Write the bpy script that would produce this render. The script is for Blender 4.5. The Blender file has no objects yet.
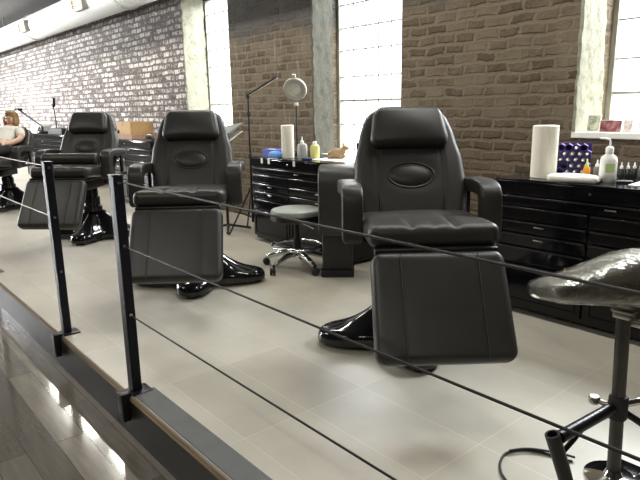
import bpy, bmesh, math, random
from mathutils import Vector, Matrix
random.seed(7)
C = bpy.context.scene.collection
PI = math.pi
def R(d): return math.radians(d)

# ------------------------------------------------------------------ materials
def nt(name):
    m = bpy.data.materials.new(name); m.use_nodes = True
    t = m.node_tree
    return m, t, t.nodes['Principled BSDF']
def N(t, kind, **kw):
    n = t.nodes.new('ShaderNode' + kind)
    for k, v in kw.items(): setattr(n, k, v)
    return n
def noise(t, scale, detail=4, vec=None, rough=.6):
    n = N(t, 'TexNoise'); n.inputs['Scale'].default_value = scale; n.inputs['Detail'].default_value = detail
    n.inputs['Roughness'].default_value = rough
    if vec is not None: t.links.new(vec, n.inputs['Vector'])
    return n.outputs['Fac']
def ramp(t, fac, stops):
    n = N(t, 'ValToRGB'); e = n.color_ramp.elements
    while len(e) < len(stops): e.new(.5)
    for i, (p, c) in enumerate(stops):
        e[i].position = p; e[i].color = (*c, 1) if len(c) == 3 else c
    t.links.new(fac, n.inputs['Fac'])
    return n.outputs['Color']
def mixc(t, fac, a, b, blend='MIX'):
    n = N(t, 'Mix', data_type='RGBA', blend_type=blend)
    for s, v in ((0, fac), (6, a), (7, b)):
        if hasattr(v, 'is_output'): t.links.new(v, n.inputs[s])
        elif isinstance(v, (int, float)): n.inputs[s].default_value = v
        else: n.inputs[s].default_value = (*v, 1)
    return n.outputs[2]
def math_(t, op, a, b=0., clamp=False):
    n = N(t, 'Math', operation=op, use_clamp=clamp)
    for s, v in ((0, a), (1, b)):
        if hasattr(v, 'is_output'): t.links.new(v, n.inputs[s])
        else: n.inputs[s].default_value = v
    return n.outputs[0]
def maprange(t, v, a, b):
    n = N(t, 'MapRange', clamp=True, interpolation_type='SMOOTHSTEP')
    t.links.new(v, n.inputs[0]); n.inputs[1].default_value = a; n.inputs[2].default_value = b
    n.inputs[3].default_value = 0; n.inputs[4].default_value = 1
    return n.outputs[0]
def bump(t, p, h, strength=.3, dist=.01):
    b = N(t, 'Bump'); b.inputs['Strength'].default_value = strength; b.inputs['Distance'].default_value = dist
    t.links.new(h, b.inputs['Height']); t.links.new(b.outputs[0], p.inputs['Normal'])
def objvec(t): return N(t, 'TexCoord').outputs['Object']

def plain(name, col, rough=.5, metal=0., spec=.5, coat=0., var=.12, bscale=0, bstr=.2, trans=0., emit=None):
    """principled with a little procedural variation (and an optional grain)"""
    m, t, p = nt(name)
    v = objvec(t)
    n = noise(t, 9, 3, v)
    a = tuple(max(0, c * (1 - var)) for c in col); b = tuple(min(1, c * (1 + var)) for c in col)
    t.links.new(ramp(t, n, [(.3, a), (.7, b)]), p.inputs['Base Color'])
    p.inputs['Roughness'].default_value = rough; p.inputs['Metallic'].default_value = metal
    p.inputs['Specular IOR Level'].default_value = spec; p.inputs['Coat Weight'].default_value = coat
    p.inputs['Transmission Weight'].default_value = trans
    if emit: p.inputs['Emission Color'].default_value = (*col, 1); p.inputs['Emission Strength'].default_value = emit
    if bscale: bump(t, p, noise(t, bscale, 3, v), bstr, .004)
    return m

M = {}
M['leather'] = plain('black_leather', (.026, .024, .021), .43, spec=.45, bscale=160, bstr=.12)
M['leather_low'] = plain('black_leather_inset', (.010, .009, .0085), .45, spec=.5, bscale=160, bstr=.12)
M['seam'] = plain('leather_stitching', (.045, .040, .033), .6)
M['gloss_black'] = plain('gloss_black_plastic', (.008, .008, .009), .09, spec=.6)
M['cab'] = plain('black_enamel', (.005, .005, .006), .10, spec=.35)
M['cab_front'] = plain('black_enamel_drawer', (.005, .005, .006), .10, spec=.35)
M['cab_lip'] = plain('dark_anodised_lip', (.014, .014, .016), .18, spec=.5)
M['black_metal'] = plain('black_powder_coat', (.008, .0085, .010), .33, spec=.4)
M['post'] = plain('black_painted_steel', (.005, .006, .011), .4, spec=.25)
M['cable'] = plain('dark_steel_cable', (.018, .016, .014), .45, spec=.3)
M['cable_bright'] = plain('bright_steel_cable', (.26, .24, .20), .45, metal=.5)
M['chrome'] = plain('chrome', (.75, .75, .76), .08, metal=1, var=.03)
M['steel'] = plain('brushed_steel', (.45, .43, .40), .3, metal=1, var=.05)
M['pole'] = plain('worn_steel_pole', (.085, .082, .072), .35, metal=.8)
M['rubber'] = plain('black_rubber', (.015, .015, .015), .7)
M['stool_seat'] = plain('grey_vinyl', (.26, .27, .24), .42, bscale=120, bstr=.1)
M['paper'] = plain('white_paper', (.80, .78, .72), .8, var=.03, bscale=60, bstr=.1)
M['towel_roll'] = plain('paper_towel', (.82, .78, .66), .85, var=.03, bscale=50, bstr=.15)
M['white_plastic'] = plain('white_plastic', (.82, .82, .78), .4, var=.03)
M['clear_plastic'] = plain('cloudy_plastic', (.62, .63, .60), .3, trans=.35, var=.04)
M['yellow'] = plain('pale_yellow_soap', (.78, .74, .30), .3, trans=.2, var=.05)
M['green_label'] = plain('green_label', (.45, .60, .25), .5)
M['orange'] = plain('orange_ink', (.85, .33, .03), .3)
M['orange_card'] = plain('orange_card', (.75, .42, .12), .6)
M['lime'] = plain('lime_cap', (.6, .72, .2), .4)
M['purple'] = plain('purple_plastic', (.055, .022, .17), .4)
M['blue'] = plain('blue_card', (.07, .09, .42), .5)
M['light_blue'] = plain('light_blue_card', (.13, .33, .72), .5)
M['dark_blue'] = plain('dark_blue_plastic', (.03, .05, .12), .4)
M['ink'] = plain('dark_ink_bottle', (.035, .04, .04), .25, trans=.1)
M['grey_ink'] = plain('grey_ink_bottle', (.22, .24, .23), .3, trans=.2)
M['tan'] = plain('tan_fur', (.33, .22, .12), .85, var=.35, bscale=70, bstr=.5)
M['card_brown'] = plain('cardboard', (.42, .27, .12), .8)
M['card_pink'] = plain('brown_card_lower', (.33, .20, .13), .8)
M['grey_panel'] = plain('grey_panel', (.17, .17, .155), .5)
M['led'] = plain('lamp_diffuser', (.55, .52, .45), .5)
M['lens'] = plain('magnifier_lens', (.62, .60, .52), .12, var=.02)
M['lamp_grey'] = plain('lamp_grey', (.36, .34, .29), .45)
M['vent_beige'] = plain('vent_beige', (.42, .33, .24), .6)
M['frame'] = plain('window_frame_paint', (.26, .25, .20), .5)
M['sill'] = plain('painted_sill', (.78, .77, .68), .6, bscale=30)
M['plywood'] = None
M['trim'] = plain('grey_rubber_trim', (.085, .09, .09), .55)
M['skin'] = plain('skin', (.62, .40, .28), .5, var=.05)
M['hair'] = plain('blonde_hair', (.33, .21, .09), .55, var=.3, bscale=50, bstr=.5)
M['white_cloth'] = plain('white_cotton', (.80, .77, .70), .9, var=.04)
M['dark_cloth'] = plain('dark_cotton', (.03, .028, .028), .9)
M['eye'] = plain('eye_dark', (.03, .02, .015), .3)
M['lip'] = plain('lip', (.45, .16, .13), .5)

# tile floor on the platform: 0.577 x 0.292 tiles in straight rows
m, t, p = nt('porcelain_tile'); v = objvec(t)
mp = N(t, 'Mapping'); mp.inputs['Location'].default_value = (1.041, -1.295, 0); t.links.new(v, mp.inputs[0])
b = N(t, 'TexBrick', offset=0., squash=1.); t.links.new(mp.outputs[0], b.inputs['Vector'])
b.inputs['Scale'].default_value = 1; b.inputs['Brick Width'].default_value = .577; b.inputs['Row Height'].default_value = .292
b.inputs['Mortar Size'].default_value = .0022; b.inputs['Mortar Smooth'].default_value = .4
b.inputs['Color1'].default_value = (.405, .377, .315, 1); b.inputs['Color2'].default_value = (.455, .425, .36, 1)
b.inputs['Mortar'].default_value = (.53, .49, .405, 1)
cl = ramp(t, noise(t, 2.2, 5, v), [(.3, (.86, .86, .86)), (.7, (1.08, 1.08, 1.08))])
t.links.new(mixc(t, 1., b.outputs['Color'], cl, 'MULTIPLY'), p.inputs['Base Color'])
rr = N(t, 'MapRange'); t.links.new(noise(t, 3, 3, v), rr.inputs[0]); rr.inputs[3].default_value = .30; rr.inputs[4].default_value = .42
t.links.new(rr.outputs[0], p.inputs['Roughness'])
M['tile'] = m

# glossy plank floor below the platform
m, t, p = nt('polished_planks'); v = objvec(t)
b = N(t, 'TexBrick', offset=.37); t.links.new(v, b.inputs['Vector'])
b.inputs['Scale'].default_value = 1; b.inputs['Brick Width'].default_value = .8; b.inputs['Row Height'].default_value = .115
b.inputs['Mortar Size'].default_value = .0012; b.inputs['Bias'].default_value = -.1
b.inputs['Color1'].default_value = (.115, .104, .088, 1); b.inputs['Color2'].default_value = (.28, .255, .215, 1)
b.inputs['Mortar'].default_value = (.05, .045, .04, 1)
mp = N(t, 'Mapping'); mp.inputs['Scale'].default_value = (1.5, 14, 1); t.links.new(v, mp.inputs[0])
g = ramp(t, noise(t, 3, 6, mp.outputs[0]), [(.25, (.7, .7, .7)), (.75, (1.15, 1.12, 1.08))])
t.links.new(mixc(t, 1., b.outputs['Color'], g, 'MULTIPLY'), p.inputs['Base Color'])
p.inputs['Roughness'].default_value = .14; p.inputs['Specular IOR Level'].default_value = .7
p.inputs['Coat Weight'].default_value = 1.; p.inputs['Coat Roughness'].default_value = .06
M['planks'] = m

# old brick wall
m, t, p = nt('old_brick'); v = objvec(t)
s = N(t, 'SeparateXYZ'); t.links.new(v, s.inputs[0])
X, Z = s.outputs[0], s.outputs[2]
wob = N(t, 'TexNoise'); wob.inputs['Scale'].default_value = 7; wob.inputs['Detail'].default_value = 4; t.links.new(v, wob.inputs['Vector'])
ws = N(t, 'SeparateXYZ'); t.links.new(wob.outputs['Color'], ws.inputs[0])
hx = math_(t, 'ADD', math_(t, 'ADD', X, s.outputs[1]), math_(t, 'MULTIPLY', ws.outputs[0], .085))
wf2 = N(t, 'TexNoise'); wf2.inputs['Scale'].default_value = 34; wf2.inputs['Detail'].default_value = 3; t.links.new(v, wf2.inputs['Vector'])
ws2 = N(t, 'SeparateXYZ'); t.links.new(wf2.outputs['Color'], ws2.inputs[0])
hx = math_(t, 'ADD', hx, math_(t, 'MULTIPLY', ws2.outputs[0], .040))
hz = math_(t, 'ADD', math_(t, 'ADD', Z, math_(t, 'MULTIPLY', ws.outputs[1], .042)), math_(t, 'MULTIPLY', ws2.outputs[1], .020))
cb = N(t, 'CombineXYZ'); t.links.new(hx, cb.inputs[0]); t.links.new(hz, cb.inputs[1])
b = N(t, 'TexBrick', offset=.5); t.links.new(cb.outputs[0], b.inputs['Vector'])
b.inputs['Scale'].default_value = 1; b.inputs['Brick Width'].default_value = .168; b.inputs['Row Height'].default_value = .0725
b.inputs['Mortar Size'].default_value = .019; b.inputs['Mortar Smooth'].default_value = .7
b.inputs['Color1'].default_value = (0, 0, 0, 1); b.inputs['Color2'].default_value = (1, 1, 1, 1); b.inputs['Mortar'].default_value = (.5, .5, .5, 1)
var = N(t, 'RGBToBW'); t.links.new(b.outputs['Color'], var.inputs[0])
mort = b.outputs['Fac']
fine = noise(t, 38, 6, v, .7); mid = noise(t, 5, 5, v); big = noise(t, 1.1, 4, v)
# brown end of the wall
bk = mixc(t, math_(t, 'MULTIPLY', var.outputs[0], 1.), (.036, .027, .018), (.122, .094, .062))
bk = mixc(t, math_(t, 'MULTIPLY', fine, .55), bk, (.20, .145, .09))
mo = mixc(t, mid, (.128, .101, .070), (.188, .151, .107))
smear = maprange(t, math_(t, 'ADD', math_(t, 'ADD', math_(t, 'MULTIPLY', mid, .6), math_(t, 'MULTIPLY', fine, .3)), math_(t, 'MULTIPLY', var.outputs[0], .15)), .42, .66)                        # mortar smeared over some bricks
mk = math_(t, 'MAXIMUM', mort, math_(t, 'MULTIPLY', smear, .8))
brown = mixc(t, mk, bk, mo)
# flaking whitewash on the far end
patch = noise(t, 17, 5, v, .7)
flake = maprange(t, math_(t, 'ADD', math_(t, 'ADD', math_(t, 'MULTIPLY', fine, .55), math_(t, 'MULTIPLY', patch, .6)), math_(t, 'MULTIPLY', var.outputs[0], .16)), .56, .76)
wb = mixc(t, flake, (.11, .085, .075), (.62, .58, .54))
wm = mixc(t, fine, (.05, .045, .045), (.20, .18, .17))
white = mixc(t, maprange(t, mort, .15, .7), wb, wm)
wf = maprange(t, math_(t, 'ADD', X, math_(t, 'MULTIPLY', big, .4)), -5.9, -6.5)
wall = mixc(t, wf, brown, white)
# pale drips on the middle pier
mp = N(t, 'Mapping'); mp.inputs['Scale'].default_value = (26, 1, 4); t.links.new(v, mp.inputs[0])
drip = maprange(t, noise(t, 1., 4, mp.outputs[0]), .56, .72)
dm = math_(t, 'MULTIPLY', math_(t, 'MULTIPLY', drip, .55), maprange(t, X, -3.9, -4.5))
wall = mixc(t, dm, wall, (.30, .26, .22))
# soot band near the ceiling
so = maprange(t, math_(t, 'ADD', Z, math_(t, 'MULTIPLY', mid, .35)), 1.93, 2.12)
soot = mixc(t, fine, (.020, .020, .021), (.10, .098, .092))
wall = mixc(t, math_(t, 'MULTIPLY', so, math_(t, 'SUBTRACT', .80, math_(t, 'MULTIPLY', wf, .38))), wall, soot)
t.links.new(wall, p.inputs['Base Color']); p.inputs['Roughness'].default_value = .92
p.inputs['Specular IOR Level'].default_value = .2
hgt = math_(t, 'ADD', math_(t, 'MULTIPLY', math_(t, 'SUBTRACT', 1., mk), 1.), math_(t, 'MULTIPLY', fine, .7))
bump(t, p, hgt, .8, .012)
M['brick'] = m

# rough plaster on the window jambs
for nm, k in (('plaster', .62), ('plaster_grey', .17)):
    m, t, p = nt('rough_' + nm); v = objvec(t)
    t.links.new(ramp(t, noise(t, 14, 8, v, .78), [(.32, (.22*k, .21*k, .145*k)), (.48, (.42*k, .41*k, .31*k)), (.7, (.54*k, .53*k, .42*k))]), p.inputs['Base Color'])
    p.inputs['Roughness'].default_value = .9; bump(t, p, noise(t, 22, 6, v), .7, .01)
    M[nm] = m

# spiral duct: fine ribs along its length
m, t, p = nt('spiral_duct_metal'); v = objvec(t)
w = N(t, 'TexWave', wave_type='BANDS', bands_direction='X'); w.inputs['Scale'].default_value = 3.2; t.links.new(v, w.inputs['Vector'])
p.inputs['Base Color'].default_value = (.66, .68, .66, 1); p.inputs['Metallic'].default_value = .25; p.inputs['Roughness'].default_value = .42
bump(t, p, w.outputs['Fac'], .6, .012)
M['duct'] = m

# plywood edge
m, t, p = nt('plywood_edge'); v = objvec(t)
mp = N(t, 'Mapping'); mp.inputs['Scale'].default_value = (1, 1, 60); t.links.new(v, mp.inputs[0])
t.links.new(ramp(t, noise(t, 2, 4, mp.outputs[0]), [(.3, (.10, .065, .035)), (.7, (.42, .30, .17))]), p.inputs['Base Color'])
p.inputs['Roughness'].default_value = .8
M['plywood'] = m

m, t, p = nt('dark_fascia_wood'); v = objvec(t)
mp = N(t, 'Mapping'); mp.inputs['Scale'].default_value = (1.2, 1, 18); t.links.new(v, mp.inputs[0])
t.links.new(ramp(t, noise(t, 4, 5, mp.outputs[0]), [(.3, (.008, .0075, .0065)), (.7, (.024, .021, .017))]), p.inputs['Base Color'])
p.inputs['Roughness'].default_value = .45
M['fascia'] = m
M['ceiling'] = plain('dark_ceiling_paint', (.10, .097, .09), .8)
M['room_wall'] = plain('dark_room_paint', (.06, .056, .05), .85)

# window pane: lightly frosted
m, t, p = nt('frosted_pane')
tr = N(t, 'BsdfTransparent'); tr.inputs[0].default_value = (.96, .97, .98, 1)
gl = N(t, 'BsdfGlossy'); gl.inputs['Roughness'].default_value = .1
mx = N(t, 'MixShader'); mx.inputs[0].default_value = .05
t.links.new(tr.outputs[0], mx.inputs[1]); t.links.new(gl.outputs[0], mx.inputs[2])
t.links.new(mx.outputs[0], t.nodes['Material Output'].inputs[0])
M['pane'] = m

# clear film over the cushion
m, t, p = nt('clear_film'); v = objvec(t)
tr = N(t, 'BsdfTransparent'); tr.inputs[0].default_value = (.95, .95, .93, 1)
gl = N(t, 'BsdfGlossy'); gl.inputs['Roughness'].default_value = .13; gl.inputs[0].default_value = (.95, .94, .86, 1)
lw = N(t, 'LayerWeight'); lw.inputs[0].default_value = .42
fc = math_(t, 'ADD', math_(t, 'MULTIPLY', lw.outputs['Facing'], .30), .035, True)
mx = N(t, 'MixShader'); t.links.new(fc, mx.inputs[0])
t.links.new(tr.outputs[0], mx.inputs[1]); t.links.new(gl.outputs[0], mx.inputs[2])
mp = N(t, 'Mapping'); mp.inputs['Scale'].default_value = (9, 28, 20); mp.inputs['Rotation'].default_value = (0, 0, .5); t.links.new(v, mp.inputs[0])
bb = N(t, 'Bump'); bb.inputs['Strength'].default_value = .75; bb.inputs['Distance'].default_value = .02
nn = N(t, 'TexNoise'); nn.inputs['Scale'].default_value = 1.6; nn.inputs['Detail'].default_value = 3; nn.inputs['Distortion'].default_value = 1.2
t.links.new(mp.outputs[0], nn.inputs['Vector'])
t.links.new(nn.outputs['Fac'], bb.inputs['Height']); t.links.new(bb.outputs[0], gl.inputs['Normal']); t.links.new(bb.outputs[0], lw.inputs['Normal'])
t.links.new(mx.outputs[0], t.nodes['Material Output'].inputs[0])
M['film'] = m
M['olive'] = plain('olive_black_vinyl', (.050, .045, .030), .45, bscale=60, bstr=.3)

def picture(name, stops, scale):
    m, t, p = nt(name); v = objvec(t)
    t.links.new(ramp(t, noise(t, scale, 3, v), stops), p.inputs['Base Color']); p.inputs['Roughness'].default_value = .5
    return m
M['pic_red'] = picture('red_print', [(.35, (.12, .02, .03)), (.5, (.38, .13, .13)), (.62, (.60, .40, .37))], 22)
M['pic_green'] = picture('green_print', [(.35, (.22, .26, .16)), (.52, (.55, .56, .44)), (.68, (.70, .48, .22))], 26)
M['pic_pink'] = picture('pink_print', [(.45, (.75, .72, .66)), (.6, (.60, .33, .30))], 30)

# ------------------------------------------------------------------ mesh tools
def join(dst, src):
    me = bpy.data.meshes.new('t'); src.to_mesh(me); src.free(); dst.from_mesh(me); bpy.data.meshes.remove(me); return dst
def obj(name, bm, mat, parent=None, smooth=True, angle=40):
    if mat in ('cab', 'cab_front', 'cab_lip', 'post', 'card_brown', 'card_pink', 'grey_panel', 'paper', 'blue', 'trim', 'sill'): angle = 20
    me = bpy.data.meshes.new(name)
    bmesh.ops.recalc_face_normals(bm, faces=bm.faces)
    bm.to_mesh(me); bm.free()
    for pl in me.polygons: pl.use_smooth = smooth
    if smooth:
        try: me.set_sharp_from_angle(angle=R(angle))
        except Exception: pass
    o = bpy.data.objects.new(name, me); C.objects.link(o)
    me.materials.append(M[mat])
    if parent is not None: o.parent = parent
    return o
def thing(name, label, cat, loc=(0, 0, 0), rotz=0, group=None):
    o = bpy.data.objects.new(name, None); C.objects.link(o)
    o.empty_display_size = .05
    o.location = loc; o.rotation_euler = (0, 0, rotz); o['label'] = label; o['category'] = cat
    if group: o['group'] = group
    return o
def tag(o, label, cat, group=None, loc=None, rotz=None):
    o['label'] = label; o['category'] = cat
    if group: o['group'] = group
    if loc is not None: o.location = loc
    if rotz is not None: o.rotation_euler = (0, 0, rotz)
    return o
def struct(name, bm, mat, smooth=False):
    o = obj(name, bm, mat, None, smooth); o['kind'] = 'structure'; return o
def xf(bm, mat): bmesh.ops.transform(bm, matrix=mat, verts=bm.verts); return bm
def move(bm, v): return xf(bm, Matrix.Translation(Vector(v)))
def rbox(c, s, bev=.004, seg=2):
    bm = bmesh.new(); bmesh.ops.create_cube(bm, size=1)
    xf(bm, Matrix.Translation(Vector(c)) @ Matrix.Diagonal((s[0], s[1], s[2], 1)))
    if bev: bmesh.ops.bevel(bm, geom=bm.edges[:], offset=min(bev, min(s) * .45), segments=seg, profile=.5, affect='EDGES')
    return bm
def box(x0, x1, y0, y1, z0, z1, bev=0): return rbox(((x0+x1)/2, (y0+y1)/2, (z0+z1)/2), (x1-x0, y1-y0, z1-z0), bev)
def lathe(prof, seg=28, caps=True):
    bm = bmesh.new(); rings = []
    for r, z in prof:
        rings.append([bm.verts.new((r*math.cos(2*PI*k/seg), r*math.sin(2*PI*k/seg), z)) for k in range(seg)])
    for a, b_ in zip(rings, rings[1:]):
        for k in range(seg): bm.faces.new((a[k], a[(k+1) % seg], b_[(k+1) % seg], b_[k]))
    if caps:
        bm.faces.new(rings[0][::-1]); bm.faces.new(rings[-1])
    return bm
def tube(path, r, seg=10, closed=False):
    """round bar along a path; r may be one number or one per point"""
    P = [Vector(q) for q in path]; n = len(P)
    rs = r if isinstance(r, (list, tuple)) else [r]*n
    bm = bmesh.new(); rings = []; prev = None
    for i in range(n):
        a = P[(i-1) % n] if (closed or i) else P[i]; b_ = P[(i+1) % n] if (closed or i < n-1) else P[i]
        d = (b_-a).normalized()
        if prev is None:
            up = Vector((0, 0, 1)) if abs(d.z) < .9 else Vector((1, 0, 0)); x = d.cross(up).normalized()
        else: x = (prev - d*prev.dot(d)).normalized()
        y = d.cross(x); prev = x
        rings.append([bm.verts.new(P[i] + (x*math.cos(2*PI*k/seg)+y*math.sin(2*PI*k/seg))*rs[i]) for k in range(seg)])
    for i in range(n if closed else n-1):
        a, b_ = rings[i], rings[(i+1) % n]
        for k in range(seg): bm.faces.new((a[k], a[(k+1) % seg], b_[(k+1) % seg], b_[k]))
    if not closed: bm.faces.new(rings[0][::-1]); bm.faces.new(rings[-1])
    return bm
def loft(rings, cap=True):
    bm = bmesh.new(); V = [[bm.verts.new(q) for q in rg] for rg in rings]
    n = len(V[0])
    for a, b_ in zip(V, V[1:]):
        for k in range(n): bm.faces.new((a[k], a[(k+1) % n], b_[(k+1) % n], b_[k]))
    if cap: bm.faces.new(V[0][::-1]); bm.faces.new(V[-1])
    return bm
def smooth_path(pts, n=6):
    P = [Vector(q) for q in pts]; out = []
    for i in range(len(P)-1):
        p0 = P[max(i-1, 0)]; p1 = P[i]; p2 = P[i+1]; p3 = P[min(i+2, len(P)-1)]
        for k in range(n):
            u = k/n
            out.append(.5*((2*p1)+(p2-p0)*u+(2*p0-5*p1+4*p2-p3)*u*u+(3*p1-p0-3*p2+p3)*u**3))
    out.append(P[-1]); return out
def pad(wf, L, t, cr=.06, rr=.03, crown=.012, crease=None, nu=34, nv=34, flat_bottom=False):
    """upholstered pad: outline half-width wf(v), length L (y from 0 to L), thickness t, corner radius cr, edge radius rr"""
    def coords(n):   # samples crowding to both ends of 0..1
        return [.5-.5*math.cos(PI*k/n) for k in range(n+1)]
    bm = bmesh.new(); top = []; bot = []
    ys = [L*q for q in coords(nv)]
    for y in ys:
        e = min(y, L-y)
        W = wf(y/L)
        if e < cr: W = W-cr+math.sqrt(max(cr*cr-(cr-e)**2, 0))+1e-4
        rt = []; rb = []
        for q in coords(nu):
            x = W*(2*q-1)
            d = min(W-abs(x), e)
            d = max(d, 0); k = min(d/rr, 1)
            h = math.sqrt(max(1-(1-k)**2, 0))*min(rr, t*.48)
            base = t/2-min(rr, t*.48)
            bl = crown*(1-(x/max(W, 1e-3))**2)*(1-(2*y/L-1)**2)
            c = crease(x, y/L)*k if crease else 0
            z = base+h+bl-c
            rt.append(bm.verts.new((x, y, z))); rb.append(bm.verts.new((x, y, -(base+(0 if flat_bottom else h)))))
        top.append(rt); bot.append(rb)
    for i in range(nv):
        for k in range(nu):
            bm.faces.new((top[i][k], top[i][k+1], top[i+1][k+1], top[i+1][k]))
            bm.faces.new((bot[i][k], bot[i+1][k], bot[i+1][k+1], bot[i][k+1]))
    def side(a, b_):
        for k in range(len(a)-1): bm.faces.new((a[k], a[k+1], b_[k+1], b_[k]))
    side(top[0], bot[0]); side(top[-1], bot[-1])
    side([q[0] for q in top], [q[0] for q in bot]); side([q[-1] for q in top], [q[-1] for q in bot])
    bmesh.ops.remove_doubles(bm, verts=bm.verts, dist=1e-5)
    return bm
def frame(o, x, y, z):
    m_ = Matrix.Identity(4)
    for i, a in enumerate((x, y, z, o)):
        for k in range(3): m_[k][i] = a[k]
    return m_
def dup(root, loc, rotz, label=None, group=None):
    r = root.copy(); C.objects.link(r); r.location = loc; r.rotation_euler = (0, 0, rotz)
    if label: r['label'] = label
    if group: r['group'] = group
    for ch in list(root.children):
        c = ch.copy(); C.objects.link(c); c.parent = r
        for g in list(ch.children):
            d = g.copy(); C.objects.link(d); d.parent = c
    return r

# ------------------------------------------------------------------ setting
WY = 3.5          # room face of the brick wall
ZL = -.2          # lower floor
CH = 2.92
struct('floor', box(-18, 4, -4, .835, ZL-.05, ZL), 'planks')
pf = box(-18, 4, .838, WY+.4, -.012, 0)
o = struct('floor_platform', pf, 'tile')
struct('trim_1', box(-18, 4, .832, .90, -.030, -.012), 'plywood')
struct('trim_2', box(-18, 4, .834, .86, ZL, -.030), 'fascia')
tr = box(-2.205, -1.335, .842, .935, 0, .004, .0015); struct('trim_3', tr, 'trim')
tr = box(-1.33, .6, .842, .935, 0, .004, .0015); struct('trim_4', tr, 'trim')

WIN = [(-6.55, -5.56, .88, 2.42), (-4.19, -3.135, .69, 2.42), (-1.75, -.69, .94, 2.42)]
def wall_back():
    bm = bmesh.new()
    xs = -18.; T = .345
    for (a, b_, z0, z1) in WIN:
        if a > -2: join(bm, box(xs, -2.4, WY, WY+T, -.05, CH)); xs = -2.4; T = .46
        join(bm, box(xs, a, WY, WY+T, -.05, CH)); join(bm, box(a, b_, WY, WY+T, -.05, z0)); join(bm, box(a, b_, WY, WY+T, z1, CH))
        xs = b_
    join(bm, box(xs, 4, WY, WY+T, -.05, CH))
    return bm
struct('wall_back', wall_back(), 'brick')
struct('ceiling', box(-18, 4, -4, WY+.4, CH, CH+.1), 'ceiling')
wfm = box(-18, -17.9, -4.1, -4, ZL, CH); join(wfm, box(-15.9, 4, -4.1, -4, ZL, CH)); join(wfm, box(-17.9, -15.9, -4.1, -4, ZL, .2)); join(wfm, box(-17.9, -15.9, -4.1, -4, 2.5, CH))
struct('wall_front', wfm, 'room_wall')
sf = bmesh.new()
for x in (-17.9, -16.92, -15.95): join(sf, box(x, x+.05, -4.08, -4.02, .2, 2.5))
w0 = struct('window_4', sf, 'black_metal')
obj('pane', box(-17.9, -15.9, -4.055, -4.045, .2, 2.5), 'pane', w0, False)
struct('wall_right', box(4, 4.1, -4, WY+.4, ZL, CH), 'room_wall')
struct('wall_left', box(-18.1, -18, -4, WY+.4, ZL, CH), 'room_wall')
# plastered left jambs, panes, muntins, sills
muntz = [.762, .988, 1.202, 1.411, 1.644, 1.837, 2.036, 2.24]
for i, (a, b_, z0, z1) in enumerate(WIN):
    bm = bmesh.new(); jy0 = WY+[.28, .235, .34][i]
    nz, ny = 60, 8; rows = []
    for k in range(nz+1):
        z = z0+(z1-z0)*k/nz
        e = .003*math.sin(z*23+i)+.003*math.sin(z*51+1.3*i)+random.uniform(-.004, .004)
        f = .003*math.sin(z*17)+.003*math.sin(z*43)+random.uniform(-.003, .003)
        jy = jy0-([.0, .0, .11][i])*k/nz
        rows.append([(a-.004, WY-.005+e, z)]+[(a+.016+.003*math.sin(j*2+z*9)+random.uniform(-.002, .002), WY-.004+e+(jy-WY+f)*j/ny, z) for j in range(ny+1)]+[(a-.004, jy+.004, z)])
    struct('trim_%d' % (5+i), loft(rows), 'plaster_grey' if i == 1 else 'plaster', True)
    wy = WY+[.315, .315, .43][i]
    fr = box(a, a+.03, wy-.02, wy+.03, z0, z1); join(fr, box(b_-.03, b_, wy-.02, wy+.03, z0, z1))
    join(fr, box(a+.03, b_-.03, wy-.02, wy+.03, z0, z0+.03)); join(fr, box(a+.03, b_-.03, wy-.02, wy+.03, z1-.03, z1))
    w = struct('window_%d' % (i+1), fr, 'frame')
    mt = bmesh.new()
    if i == 1: vx = [-3.986, -3.831, -3.678, -3.528, -3.375]
    else: vx = [a+(b_-a)*k/5 for k in range(1, 5)]
    for k, x in enumerate(vx): join(mt, box(x-.004, x+.004, wy-.004, wy+.004, z0+.03, z1-.03))
    for k, z in enumerate(muntz):
        if z0+.06 < z < z1-.06: join(mt, box(a+.03, b_-.03, wy-.005, wy+.005, z-(.008 if k == 2 else .0045), z+(.008 if k == 2 else .0045)))
    obj('muntins', mt, 'frame', w, False)
    obj('pane', box(a+.03, b_-.03, wy+.008, wy+.014, z0+.03, z1-.03), 'pane', w, False)
    sl = box(a, b_, WY-.02, wy-.02, z0, z0+.035, .004)
    struct('trim_%d' % (8+i), sl, 'sill')

# ------------------------------------------------------------------ duct
VX = (-10.9, -8.25)
dt = thing('air_duct', 'pale round spiral duct hung along the top of the brick wall', 'duct', (0, 3.14, 2.545))
def duct_shell():
    rg = []
    n = 130
    for k in range(n+1):
        x = -17.9+(21.4)*k/n; r_ = .198
        rg.append([(x, r_*math.cos(2*PI*j/36), r_*math.sin(2*PI*j/36)) for j in range(36)])
    return loft(rg)
obj('duct_pipe', duct_shell(), 'duct', dt)
for x in (-14.9, -11., -7.2): obj('duct_collar', tube([(x, .204*math.cos(2*PI*j/30), .204*math.sin(2*PI*j/30)) for j in range(30)], .010, 6, True), 'duct', dt)
for x in (-13, -8): obj('hanger_strap', box(x-.015, x+.015, -.01, .01, .19, .375), 'steel', dt)
for x in VX:
    ang = R(186)
    mt_ = Matrix.Translation((x, .205*math.cos(ang), .205*math.sin(ang))) @ Matrix.Rotation(ang-PI, 4, 'X')
    vt = obj('vent', xf(join(join(box(-.19, .19, -.05, .04, -.085, -.065, .004), box(-.19, .19, -.05, .04, .065, .085, .004)), join(box(-.19, -.17, -.05, .04, -.065, .065), box(.17, .19, -.05, .04, -.065, .065))), mt_), 'lamp_grey', dt)
    lv = box(-.175, .175, -.03, -.02, -.07, .07)
    for k in range(5): join(lv, box(-.175, .175, -.042, -.03, -.058+k*.028, -.048+k*.028))
    obj('louvre', xf(lv, mt_), 'vent_beige', vt, False)

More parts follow.
